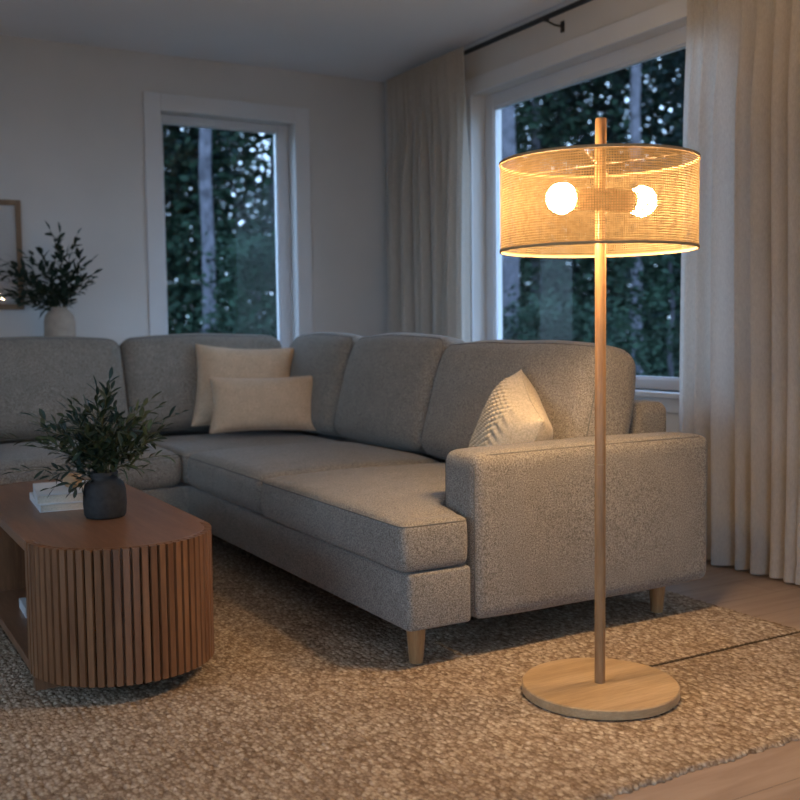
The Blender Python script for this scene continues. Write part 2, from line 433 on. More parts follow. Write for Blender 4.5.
# ------------------------------------------------------------------ rug
def make_rug():
    x0, x1, y0, y1 = -1.2, 2.74, 1.62, 4.75
    sp = .0065; nx, ny = int((x1-x0)/sp), int((y1-y0)/sp)
    xs = np.linspace(x0, x1, nx+1); ys = np.linspace(y0, y1, ny+1)
    X, Y = np.meshgrid(xs, ys)
    row = .0235; ri = np.floor(X/row); fr = X/row-ri
    rr = np.random.default_rng(3); ph = rr.random(2000)[(ri.astype(int)) % 2000]
    st = .021; sy = Y/st+ph*1.0+.22*np.sin(Y*9+ri)+(fr-.5)*(.9*np.where(ri % 2 == 0, 1, -1))
    prof = np.sin(PI*fr)**.6
    loop = np.abs(np.sin(PI*sy))**.7
    nz = np.random.default_rng(5).normal(size=X.shape)*.0004
    big = .0012*np.sin(X*3.1+1)*np.sin(Y*2.7)+.0008*np.sin(X*9)*np.sin(Y*7+2)
    Z = .0075+.0045*prof*(.45+.55*loop)+nz+big
    seam = np.exp(-((Y-2.185)/.006)**2); Z -= .004*seam
    jx = .004*np.sin(Y*60+3*np.sin(Y*17))+.003*np.sin(Y*230)
    jy = .004*np.sin(X*55+3*np.sin(X*13))+.0035*np.sin(X*260)
    ex = np.clip((X-(x1-.03))/.03, 0, 1); ey = np.clip(((y0+.03)-Y)/.03, 0, 1)
    Xo = X+jx*ex; Yo = Y-jy*ey
    m = (X <= x0+1e-6) | (X >= x1-1e-6) | (Y <= y0+1e-6) | (Y >= y1-1e-6)
    Z = np.where(m, .0008, Z)
    n = (nx+1)*(ny+1); co = np.stack([Xo, Yo, Z], -1).reshape(-1, 3)
    i = np.arange(nx); j = np.arange(ny); J, I = np.meshgrid(j, i, indexing='ij')
    v0 = (J*(nx+1)+I).ravel(); q = np.stack([v0, v0+1, v0+nx+2, v0+nx+1], -1)
    me = bpy.data.meshes.new('jute_rug'); me.vertices.add(n); me.vertices.foreach_set('co', co.ravel())
    me.loops.add(q.size); me.loops.foreach_set('vertex_index', q.ravel().astype(np.int32))
    me.polygons.add(len(q)); me.polygons.foreach_set('loop_start', np.arange(0, q.size, 4, dtype=np.int32))
    me.update(calc_edges=True)
    o = obj('jute_rug', me, M['rug'], smooth=True)
    tag(o, 'large woven natural jute rug lying under the sofa, coffee table and lamp', 'rug')
    bm = nb()
    for s in (0, PI):
        tube(bm, [(1.99+k*.006, 2.185+.0025*math.sin(k*.9+s), .0105+.002*math.cos(k*.9+s)) for k in range(int(.74/.006))], .0018, 5)
    obj('seam_cord', bm, M['cord'], o)
make_rug()
RUG = .0115

# ------------------------------------------------------------------ sofa
sofa = thing('sectional_sofa', 'large L-shaped grey-beige fabric corner sofa on tapered oak legs', 'sofa', (0, 0, 0))
SF = M['sofa']
def fillet(poly, rad, n=6):
    out = []
    L = len(poly)
    for i, p in enumerate(poly):
        p = Vector(p); a = Vector(poly[i-1]); b = Vector(poly[(i+1) % L])
        da = (a-p).normalized(); db = (b-p).normalized()
        q0 = p+da*rad; q1 = p+db*rad
        for k in range(n+1):
            t = k/n; out.append(tuple((1-t)**2*q0+2*t*(1-t)*p+t*t*q1))
    return out
base_poly = [(1.445, 2.495), (1.665, 2.495), (1.665, 2.68), (2.63, 2.68), (2.63, 5.68), (.45, 5.68), (.45, 4.475), (1.445, 4.475)]
o = obj('sofa_base', prism(fillet(base_poly, .022, 5), .13, .298, .010, 3), SF, sofa); autosmooth(o, 50)
def place_soft(name, c, size, rad, crown, seed, rot=(0, 0, 0), wr=.004, mat=SF, seam='top', parent=sofa, sr=.0022, zs=.72):
    P, F = soft_box(size, rad, crown, seed, wr)
    me = mesh_pf(name, P, F); o = obj(name, me, mat, parent, smooth=True)
    o.location = c; o.rotation_euler = rot
    if seam == 'top':
        pts = rect_path(size[0]/2, size[1]/2, size[2]/2-.012)
        obj('seam', seam_on(me, pts, sr), M['seam'], o, smooth=True)
    return o
# back frames
place_soft('back_frame', (2.575, 4.19, .43), (.165, 2.98, .60), .04, (0, 0, 0), 3, wr=.002, seam=None)
place_soft('back_frame', (1.52, 5.60, .43), (2.12, .165, .60), .04, (0, 0, 0), 4, wr=.002, seam=None)
# armrests
def armrest(c, size, seed, rz=0):
    o = place_soft('armrest', c, size, .032, (.004, .004, .012), seed, rot=(0, 0, rz), wr=.003, seam=None)
    me = o.data; hx, hy, hz = [s/2 for s in size]
    # welt: front vertical seam then back along the top outer edge
    for sgn in (-1, 1):
        p = [(-hx, sgn*(hy-.012), z) for z in np.linspace(-hz+.03, hz-.035, 16)]+[(x, sgn*(hy-.012), hz) for x in np.linspace(-hx+.05, hx-.04, 30)]
        obj('seam', seam_on(me, p, .0018, closed=False), M['seam'], o, smooth=True)
    return o
armrest((2.158, 2.583, .377), (.962, .185, .495), 11)
armrest((.99, 0, 0), (1.2, .185, .49), 12, 0).matrix_world = Matrix.Translation((.36, 5.08, .375)) @ Matrix.Rotation(PI/2, 4, 'Z')
# seat cushions
place_soft('seat_cushion', (1.845, 4.015, .378), (.83, .90, .150), .048, (.006, .004, .034), 21, wr=.006, zs=.5)
place_soft('seat_cushion', (1.845, 4.865, .376), (.84, .78, .146), .042, (0, 0, .014), 22, wr=.004)
place_soft('seat_cushion', (.945, 4.87, .378), (.965, .80, .150), .045, (.006, .008, .034), 23, wr=.006)
def t_cushion():
    poly = [(1.425, 2.495), (1.66, 2.495), (1.66, 2.685), (2.255, 2.685), (2.255, 3.558), (1.425, 3.558)]
    bm = prism(fillet(poly, .03, 5), .302, .448)
    me0 = bpy.data.meshes.new('tmp'); bm.to_mesh(me0); bm.free()
    tmp = bpy.data.objects.new('tmp', me0); C.objects.link(tmp)
    rm = tmp.modifiers.new('r', 'REMESH'); rm.mode = 'VOXEL'; rm.voxel_size = .0105
    sm = tmp.modifiers.new('s', 'SMOOTH'); sm.factor = .5; sm.iterations = 16
    dg = bpy.context.evaluated_depsgraph_get(); me = bpy.data.meshes.new_from_object(tmp.evaluated_get(dg))
    bpy.data.objects.remove(tmp)
    n = len(me.vertices); co = np.empty(n*3); me.vertices.foreach_get('co', co); co = co.reshape(-1, 3)
    u = np.clip((co[:, 0]-1.425)/.83*2-1, -1, 1); v = np.clip((co[:, 1]-2.56)/1.00*2-1, -1, 1)
    zz = (co[:, 2]-.375)/.073
    co[:, 2] += .034*(np.clip(1-np.abs(u)**2.4, 0, 1)*np.clip(1-np.abs(v)**2.6, 0, 1))**.6*np.clip(zz, 0, 1)
    co[:, 2] += wrinkle(co, 31, .004)*np.clip(zz, 0, 1)
    mid = 1-np.clip(np.abs(zz), 0, 1)**2
    co[:, 0] -= .007*mid*np.clip((1.5-co[:, 0])/.06, 0, 1)
    co[:, 1] -= .005*mid*np.clip((2.56-co[:, 1])/.06, 0, 1)
    me.vertices.foreach_set('co', co.ravel()); me.update()
    o = obj('seat_cushion', me, SF, sofa, smooth=True)
    path = []
    q = [Vector((*p, .437)) for p in fillet(poly, .035, 5)]
    for i, p in enumerate(q):
        r = q[(i+1) % len(q)]; m = max(1, int((r-p).length/.03)); path += [p.lerp(r, j/m) for j in range(m)]
    obj('seam', seam_on(me, path), M['seam'], o, smooth=True)
t_cushion()
# back cushions
def back_cushion(c, w, h, th, yaw, tilt, seed, crown=.045):
    """width along local x, depth along local y (front = -y), height z"""
    P, F = soft_box((w, th, h), .062, (.006, crown, .012), seed, .009)
    # corners drawn in, sides sag
    u = P[:, 0]/(w/2); z = P[:, 2]/(h/2)
    P[:, 2] -= .012*np.abs(u)**3*np.clip(z, 0, 1)
    P[:, 1] *= 1-.22*np.clip(z, 0, 1)**2
    P[:, 1] += -.015*np.clip(-z, 0, 1)
    me = mesh_pf('back_cushion', P, F); o = obj('back_cushion', me, SF, sofa, smooth=True)
    o.matrix_world = Matrix.Translation(c) @ Matrix.Rotation(yaw, 4, 'Z') @ Matrix.Rotation(tilt, 4, 'X')
    pts = [Vector((p.x, -th/2+.02, p.y)) for p in rect_path(w/2, h/2, 0, r=.06)]
    obj('seam', seam_on(me, pts, .0022), M['seam'], o, smooth=True)
T = math.radians(-13)
back_cushion((2.355, 3.185, .695), 1.03, .49, .22, -PI/2, T, 41)
back_cushion((2.36, 4.11, .71), .84, .51, .22, -PI/2, T, 42)
back_cushion((2.355, 4.90, .715), .75, .51, .22, -PI/2, T, 43)
back_cushion((1.855, 5.405, .715), .90, .51, .22, 0, T, 44)
back_cushion((.935, 5.405, .715), .93, .51, .22, 0, T, 45)
def sofa_leg(x, y):
    bm = lathe(nb(), [(.0205, 0), (.021, .003), (.031, .119), (.031, .121)], 28)
    o = obj('leg', bm, M['oak'], sofa); autosmooth(o, 50); o.location = (x, y, RUG if (y < 4.7 and x < 2.7) else .0)
    if not (y < 4.7): o.scale = (1, 1, .13/.121)
for x, y in ((1.515, 2.575), (2.50, 2.60), (1.52, 4.55), (.55, 4.56), (2.5, 5.6), (.55, 5.6)): sofa_leg(x, y)

# ------------------------------------------------------------------ throw pillows
def pillow_mesh(name, w, h, th, seed, n=64, knots=None, wr=.004, stripes=False):
    us = np.linspace(-1, 1, n+1); U, V = np.meshgrid(us, us); U = np.sign(U)*np.abs(U)**.85; V = np.sign(V)*np.abs(V)**.85
    parts = []
    prof = (np.clip(1-U**4, 0, 1)*np.clip(1-V**4, 0, 1))**.55
    X = U*w/2*(1-.06*(1-V**2)*0-.075*np.cos(V*PI/2)); Z = V*h/2*(1-.085*np.cos(U*PI/2))
    rr = np.random.default_rng(seed)
    wv = np.zeros_like(U)
    for _ in range(6):
        kx, kz = rr.normal(size=2)*9; wv += np.sin(X*kx*2+Z*kz*2+rr.random()*6)
    rad = np.sin(np.arctan2(V, U)*9+rr.random()*6)*np.clip(np.hypot(U, V)-.45, 0, 1)
    D = th/2*prof+(wv*wr/6+rad*wr*.8)*prof
    F_ = -D.copy(); B_ = D.copy()
    if knots is not None: F_ = F_-knots(X, Z, U, V)*prof**.3
    co = []; 
    for Yv in (F_, B_): co.append(np.stack([X, Yv, Z], -1).reshape(-1, 3))
    co = np.concatenate(co); N = (n+1)**2
    J, I = np.meshgrid(np.arange(n), np.arange(n), indexing='ij'); v0 = (J*(n+1)+I).ravel()
    q = [(a, a+1, a+n+2, a+n+1) for a in v0]+[(a+N, a+N+n+1, a+N+n+2, a+N+1) for a in v0]
    me = mesh_pf(name, co, q)
    bm = nb(); bm.from_mesh(me); bmesh.ops.remove_doubles(bm, verts=bm.verts, dist=1e-5); bm.to_mesh(me); bm.free()
    per = []
    for k in range(n): per.append((X[0, k], 0, Z[0, k]))
    for k in range(n): per.append((X[k, n], 0, Z[k, n]))
    for k in range(n): per.append((X[n, n-k], 0, Z[n, n-k]))
    for k in range(n): per.append((X[n-k, 0], 0, Z[n-k, 0]))
    return me, per
def add_pillow(label, c, w, h, th, yaw, tilt, roll, seed, mat, n=64, knots=None, group=None):
    root = thing('throw_pillow', label, 'pillow', c, 0, group)
    root.matrix_world = Matrix.Translation(c) @ Matrix.Rotation(yaw, 4, 'Z') @ Matrix.Rotation(tilt, 4, 'X') @ Matrix.Rotation(roll, 4, 'Y')
    me, per = pillow_mesh('pillow_cover', w, h, th, seed, n, knots)
    obj('pillow_cover', me, mat, root, smooth=True)
    obj('piping', loop_tube(nb(), per, .0028, 6), mat, root, smooth=True)
    return root
YAW = -math.atan2(.36, .93)
add_pillow('square cream throw pillow leaning in the sofa corner behind the oblong pillow', (1.975, 5.13, .705), .52, .45, .15, YAW-.02, math.radians(-20), math.radians(3), 51, M['pillow'])
add_pillow('oblong cream lumbar pillow standing in front of the square pillow', (1.972, 4.845, .628), .545, .285, .14, YAW, math.radians(-14), math.radians(0), 52, M['pillow'])
def knots(X, Z, U, V):
    c, s = math.cos(PI/4), math.sin(PI/4)
    a = (X*c+Z*s)/.0195; b = (-X*s+Z*c)/.0195
    m = 1/(1+np.exp(-( -U*1.0+.28)*22)); e = np.clip((.93-np.maximum(np.abs(U), np.abs(V)))*14, 0, 1)
    pl = 1/(1+np.exp(-(U-.2)*22))
    pleat = .0022*np.sin(Z/.016*2*PI*.5)*np.exp(-((U-.40)/.22)**2)*pl
    return .017*np.abs(np.sin(PI*a))**.8*np.abs(np.sin(PI*b))**.8*m*e+pleat
add_pillow('cream pillow with knotted wool texture leaning by the right armrest', (2.10, 2.905, .585), .42, .42, .20, -PI/2-.34, math.radians(-16), math.radians(22), 53, M['knit'], n=150, knots=knots)

# ------------------------------------------------------------------ floor lamp
LX, LY = 1.811, 2.098
lamp = thing('floor_lamp', 'lit oak floor lamp with woven drum shade and round base on the rug', 'lamp', (LX, LY, RUG))
z0 = 0.0
bm = lathe(nb(), [(.206, 0), (.210, .003), (.210, .024), (.207, .027)], 96); o = autosmooth(obj('base', bm, M['oak_flat'], lamp), 40)
bm = lathe(nb(), [(.0145, .027), (.0145, 1.527), (.013, 1.530)], 24); autosmooth(obj('pole', bm, M['oak'], lamp), 40)
bm = lathe(nb(), [(.0152, .62), (.0152, .623)], 24); obj('pole_joint', bm, M['trimcord'], lamp)
SR = .2555; zt, zb = 1.428-RUG, 1.201-RUG
def shade_mesh():
    n = 160; bm = nb(); uvl = bm.loops.layers.uv.new('UVMap')
    lo = [bm.verts.new((SR*math.cos(2*PI*k/n), SR*math.sin(2*PI*k/n), zb)) for k in range(n)]
    hi = [bm.verts.new((SR*math.cos(2*PI*k/n), SR*math.sin(2*PI*k/n), zt)) for k in range(n)]
    for k in range(n):
        f = bm.faces.new((lo[k], lo[(k+1) % n], hi[(k+1) % n], hi[k]))
        for l, uv in zip(f.loops, ((k/n, 0), ((k+1)/n, 0), ((k+1)/n, 1), (k/n, 1))): l[uvl].uv = uv
    return bm
SOFF = Vector((-.0055, .0045, 0))
sh = obj('lamp_shade', shade_mesh(), M['shade'], lamp, smooth=True); sh.location = SOFF
bm = nb()
for z in (zt, zb): lathe(bm, [(SR-.002, z-.0035), (SR+.0022, z-.0035), (SR+.0022, z+.0035), (SR-.002, z+.0035), (SR-.002, z-.0035)], 128, close=False)
o = obj('shade_trim', bm, M['trimcord'], sh)
right = Vector((.756, -.655, 0)); view = Vector((.655, .756, 0))
d1 = (right*.85-view*.53).normalized(); d2 = (right*.135+view*.99).normalized()
bm = nb()
for d in (d1, -d1, d2, -d2):
    tube(bm, [d*.013+Vector((0, 0, zt-.006)), d*(SR-.003)+Vector((0, 0, zt-.006))], .0017, 6)
obj('spider', bm, M['wire'], sh)
ax = (right*.112+view*.070).normalized(); ZA = 1.331-RUG
def cyl_between(bm, p, q, r, seg=28): return tube(bm, [p, q], r, seg)
bm = nb(); cyl_between(bm, ax*-.020+Vector((0, 0, ZA)), ax*.020+Vector((0, 0, ZA)), .024)
autosmooth(obj('socket_hub', bm, M['oak'], lamp), 40)
for s in (-1, 1):
    bm = nb(); cyl_between(bm, ax*(s*.020)+Vector((0, 0, ZA)), ax*(s*.094)+Vector((0, 0, ZA)), .029)
    autosmooth(obj('lamp_socket', bm, M['oak'], lamp), 40)
    bm = nb(); bmesh.ops.create_icosphere(bm, subdivisions=4, radius=.040)
    ob = obj('bulb', bm, M['bulb'], lamp, smooth=True); ob.location = ax*(s*(.126 if s > 0 else .117))+Vector((0, 0, ZA))

# ------------------------------------------------------------------ coffee table
TX0, TX1, TYa, TYb, TH = .482, 1.002, 2.935, 3.875, .43
tr_ = (TX1-TX0)/2; tcx = (TX0+TX1)/2
table = thing('coffee_table', 'reddish-brown wooden coffee table with rounded slatted ends', 'table', (0, 0, 0))
def stadium(r, n=40, ya=TYa, yb=TYb):
    return [(tcx+r*math.cos(a), yb+r*math.sin(a)) for a in np.linspace(0, PI, n)]+[(tcx+r*math.cos(a), ya+r*math.sin(a)) for a in np.linspace(PI, 2*PI, n)]
ri_ = tr_-.0205
tp = [(TX1, TYa), (TX1, TYb)]+[(tcx+ri_*math.cos(a), TYb+ri_*math.sin(a)) for a in np.linspace(0, PI, 40)]+[(TX0, TYb), (TX0, TYa)]+[(tcx+ri_*math.cos(a), TYa+ri_*math.sin(a)) for a in np.linspace(PI, 2*PI, 40)]
o = obj('table_top', prism(tp, TH-.030, TH, .0015, 1), M['walnut'], table); autosmooth(o, 30)
o = obj('shelf', bx(TX0+.008, TX1-.03, TYa-.01, TYb+.01, .052, .080, bev=.002), M['walnut'], table)
def slats(ya, sgn):
    bm = nb(); n = 33
    for i in range(n):
        a = PI*(i+.5)/n; ca, sa = math.cos(a), math.sin(a)*sgn
        hw = .0101; r0, r1 = tr_-.020, tr_
        tx, ty = -sa, ca
        prof = [(-hw*.8, r0), (-hw, r1-.006), (-hw+.002, r1), (hw-.002, r1), (hw, r1-.006), (hw*.8, r0)]
        lo = [bm.verts.new((tcx+ca*r+tx*w, ya+sa*r+ty*w, .062)) for w, r in prof]
        hi = [bm.verts.new((v.co.x, v.co.y, TH-.0005)) for v in lo]
        L = len(lo)
        bm.faces.new(lo); bm.faces.new(hi[::-1])
        for k in range(L): bm.faces.new((lo[k], hi[k], hi[(k+1) % L], lo[(k+1) % L]))
    bmesh.ops.recalc_face_normals(bm, faces=bm.faces)
    return bm
for ya, sg in ((TYa, -1), (TYb, 1)):
    obj('slatted_end', slats(ya, sg), M['walnut_v'], table)
    bm = nb(); n = 40; ang = np.linspace(0, PI, n); r0, r1 = tr_-.034, tr_-.0225
    P = [(tcx+r1*math.cos(a), ya+sg*r1*math.sin(a)) for a in ang]+[(tcx+r0*math.cos(a), ya+sg*r0*math.sin(a)) for a in ang[::-1]]
    obj('curved_backing', prism(P, .062, TH-.031), M['walnut_v'], table)
    y1 = ya-.0+.022*(-sg)
    obj('end_panel', bx(TX0+.002, TX1-.002, min(ya, y1), max(ya, y1), .067, TH-.031, bev=.002), M['walnut_v'], table)
    yl = ya+sg*.0
    obj('plinth', bx(TX0+.012, TX1-.012, yl-.016, yl+.016, RUG-.002, .062, bev=.001), M['walnut_v'], table)
bm = nb(); box(bm, TX1-.028, TX1-.018, TYa+.022, TYb-.022, .062, TH-.031)
ns = 38
for i in range(ns):
    yy = TYa+.03+(TYb-TYa-.06)*(i+.5)/ns; box(bm, TX1-.018, TX1-.002, yy-.0085, yy+.0085, .062, TH-.031)
obj('slatted_side', bm, M['walnut_v'], table)

def book(label, c, w, d, h, rz, cover, group=None):
    b = thing('book', label, 'book', c, rz, group)
    obj('pages', bx(-w/2+.003, w/2-.003, -d/2+.003, d/2-.003, .0022, h-.0022), M['pages'], b)
    bm = nb(); box(bm, -w/2, w/2, -d/2, d/2, 0, .0022, .0005, 1); box(bm, -w/2, w/2, -d/2, d/2, h-.0022, h, .0005, 1)
    box(bm, -w/2, -w/2+.003, -d/2, d/2, .0022, h-.0022)
    obj('cover', bm, cover, b); return b
book('lower white book of the pair behind the dark vase on the coffee table', (.742, 3.515, TH), .255, .300, .024, math.radians(-4), M['paper'])
book('upper white book stacked beneath the small clay cup', (.742, 3.512, TH+.024), .252, .285, .030, math.radians(-8), M['paper'])
cup = obj('clay_cup', lathe(nb(), [(.016, 0), (.026, .006), (.031, .022), (.029, .044), (.026, .044), (.028, .022), (.02, .008), (.002, .007)], 32), M['tan_ceramic'], smooth=True)
cup.location = (.735, 3.50, TH+.054); tag(cup, 'small tan clay cup standing on the white books', 'cup')
book('pale book lying on the lower shelf inside the coffee table', (.662, 3.51, .080), .20, .15, .032, math.radians(-2), M['paper'])

VX, VY = .763, 3.182
bm = lathe(nb(), [(.050, 0), (.058, .003), (.063, .012), (.0655, .045), (.064, .085), (.059, .105), (.050, .114), (.041, .119), (.040, .128), (.042, .142), (.038, .142), (.036, .128), (.038, .116), (.050, .100), (.055, .02), (.001, .012)], 56)
v = obj('vase', bm, M['vase'], smooth=True); v.location = (VX, VY, TH); tag(v, 'small charcoal stoneware vase holding olive branches on the coffee table', 'vase')

def leaf_geo(bm, p, d, up, L, W, fold=.25):
    d = d.normalized(); s = d.cross(up)
    s = s.normalized() if s.length > 1e-3 else Vector((1, 0, 0)); n = s.cross(d).normalized()
    pts = [(0, 0), (.25, .7), (.55, 1.0), (.82, .6), (1, 0)]
    droop = .12*L
    mid = [p+d*(L*t)-n*(droop*t*t) for t, _ in pts]
    cm = [bm.verts.new(m) for m in mid]
    for sg in (-1, 1):
        ed = [bm.verts.new(mid[i]+s*(sg*W/2*pts[i][1])+n*(fold*W/2*pts[i][1])) for i in (1, 2, 3)]
        bm.faces.new((cm[0], ed[0], cm[1]) if sg > 0 else (cm[0], cm[1], ed[0]))
        for i in (0, 1):
            q = (cm[i+1], ed[i], ed[i+1], cm[i+2]); bm.faces.new(q if sg > 0 else q[::-1])
        q = (cm[3], ed[2], cm[4]); bm.faces.new(q if sg > 0 else q[::-1])
def branch(parent, p0, p1, nleaf, L, W, mats, r=.0016, sag=.03, side=2, rnd=random):
    p0 = Vector(p0); p1 = Vector(p1); n = 10
    horiz = Vector((p1.x-p0.x, p1.y-p0.y, 0))
    pts = []
    for i in range(n+1):
        t = i/n; q = p0.lerp(p1, t); q = q-horiz*(.22*math.sin(PI*t))+Vector((0, 0, sag*math.sin(PI*t)))
        q += Vector((rnd.uniform(-1, 1), rnd.uniform(-1, 1), rnd.uniform(-1, 1)))*.003
        pts.append(q)
    twigs = [(pts, 1.0)]
    for _ in range(side):
        i = rnd.randint(3, 7); q = pts[i]; dd = (pts[i+1]-pts[i-1]).normalized()
        s = dd.cross(Vector((rnd.uniform(-1, 1), rnd.uniform(-1, 1), rnd.uniform(-.3, 1)))).normalized()
        e = (dd*.8+s*.8+Vector((0, 0, .15)))*((p1-p0).length*rnd.uniform(.22, .36))
        twigs.append(([q+e*(j/5) for j in range(6)], .5))
    bm = nb()
    for tw, f in twigs: tube(bm, tw, r*(.7+.3*f), 5, r*.4)
    st = obj('branch', bm, M['stem'], parent, smooth=True)
    lb = nb()
    for tw, f in twigs:
        m = len(tw)-1; cnt = max(5, int(nleaf*f)); phase = rnd.uniform(0, 6)
        start = .28 if f == 1.0 else .1
        for k in range(cnt):
            t = start+(1-start)*k/(cnt-1); x = min(m-1e-6, t*m); i = int(x); q = tw[i].lerp(tw[i+1], x-i)
            dd = (tw[i+1]-tw[i]).normalized(); a = dd.orthogonal().normalized(); b_ = dd.cross(a)
            an = phase+k*PI/2*1.03+(k % 2)*PI; s = a*math.cos(an)+b_*math.sin(an)
            w = .35+.6*t if k < cnt-1 else 3
            dirn = (dd*w+s*(.75 if k < cnt-1 else .1)+Vector((0, 0, .1))).normalized()
            l = L*rnd.uniform(.7, 1.15)*(1-.25*t)
            leaf_geo(lb, q, dirn, Vector((rnd.uniform(-.5, .5), rnd.uniform(-.5, .5), 1)), l, W*rnd.uniform(.8, 1.2))
    lo = obj('leaves', lb, rnd.choice(mats), st)
    return st
RV = Vector((.933, -.36, 0)); DV = Vector((.235, .972, 0))   # right and away as seen towards the table vase
RV = Vector((.972, -.235, 0))
bq = thing('olive_branches', 'bunch of leafy olive branches in the charcoal vase on the coffee table', 'plant', (VX, VY, TH))
s = 1/308.0
tips = [(-88, 42, 0), (-62, 60, .05), (-78, 10, -.05), (-48, -6, -.06), (-30, 74, -.03), (-5, 86, .02), (8, 94, .0), (30, 62, .06), (45, 74, -.04), (58, 44, .05), (76, 58, .10), (62, 20, -.08),
        (-20, 60, .16), (20, 45, .18), (-45, 40, -.14), (15, 62, -.16), (38, 28, .12), (-28, 40, .08), (-5, 74, -.08), (52, 66, .0), (-66, 28, .10), (30, 30, -.12), (-10, 40, -.15), (-56, 52, -.02), (46, 36, -.05), (-36, 22, .02), (6, 80, .1)]
for i, (dx, dy, dz) in enumerate(tips):
    a = random.uniform(0, 2*PI); p0 = Vector((.018*math.cos(a), .018*math.sin(a), .07))
    p1 = RV*(dx*s)+DV*dz+Vector((0, 0, .128+dy*s*.97))
    branch(bq, p0, p1, 16, .056, .0145, [M['leaf'], M['leaf_dark'], M['leaf_dark'], M['leaf_pale']], side=2)

# ------------------------------------------------------------------ console, rear vase, picture
con = thing('console_table', 'low white console against the back wall behind the sofa', 'console', (0, 0, 0))
obj('console_top', bx(.35, 1.62, 5.72, 5.995, .825, .85, bev=.003), M['white'], con)
for x in (.37, 1.57): obj('side_panel', bx(x, x+.03, 5.73, 5.99, 0, .825, bev=.002), M['white'], con)
bm = lathe(nb(), [(.050, 0), (.070, .004), (.080, .06), (.084, .13), (.083, .21), (.076, .245), (.058, .268), (.045, .276), (.042, .290), (.038, .290), (.040, .272), (.07, .24), (.07, .02), (.001, .012)], 48)
RVX, RVY = 1.185, 5.835
v = obj('vase', bm, M['beige_ceramic'], smooth=True); v.location = (RVX, RVY, .85); tag(v, 'large beige stoneware vase behind the sofa against the back wall', 'vase')
b2 = thing('leafy_branches', 'dark leafy branches in the beige vase by the picture frame', 'plant', (RVX, RVY, .85))
s = 1/178.0
for i, (dx, dy, dz) in enumerate([(3, 72, 0), (14, 60, -.03), (32, 46, 0), (30, 32, -.08), (26, 20, -.04), (-14, 50, .0), (-30, 50, -.05), (-50, 46, -.02), (-60, 28, -.05), (-66, 18, -.02), (-62, 40, -.03), (-42, 30, -.1), (-24, 26, .03), (8, 40, -.1), (0, 30, -.12), (22, 40, .02), (-52, 14, -.06), (-34, 12, -.08), (14, 22, -.1)]):
    a = random.uniform(0, 2*PI); p0 = Vector((.02*math.cos(a), .02*math.sin(a), .20))
    p1 = RV*(dx*s)+Vector((0, dz, .285+dy*s))
    branch(b2, p0, p1, 11, .080, .028, [M['leaf_dark']], r=.0022, side=2)
for br_ in b2.children:
    for q_ in (br_,)+tuple(br_.children):
        for v_ in q_.data.vertices: v_.co.y = min(v_.co.y, YB-.006-RVY)
pf = thing('picture_frame', 'oak-framed pale print on the back wall beside the leafy branches', 'picture', (.775, YB-.022, 1.43), math.radians(1.45))
bm = nb(); fw, hw, hh = .030, .255, .30
box(bm, -hw, -hw+fw, -.012, .012, -hh, hh, .002); box(bm, hw-fw, hw, -.012, .012, -hh, hh, .002)
box(bm, -hw+fw, hw-fw, -.012, .012, hh-fw, hh, .002); box(bm, -hw+fw, hw-fw, -.012, .012, -hh, -hh+fw, .002)
obj('frame', bm, M['frame_wood'], pf)
bm = nb(); mw = .075; a, b = hw-fw, hh-fw
box(bm, -a, -a+mw, 0, .004, -b, b); box(bm, a-mw, a, 0, .004, -b, b); box(bm, -a+mw, a-mw, 0, .004, b-mw, b); box(bm, -a+mw, a-mw, 0, .004, -b, -b+mw)
obj('mat_board', bm, M['mat_board'], pf)
obj('print', bx(-a+mw, a-mw, .002, .006, -b+mw, b-mw), M['print'], pf)
obj('picture_glass', bx(-a, a, -.006, -.004, -b, b), M['picture_glass'], pf)

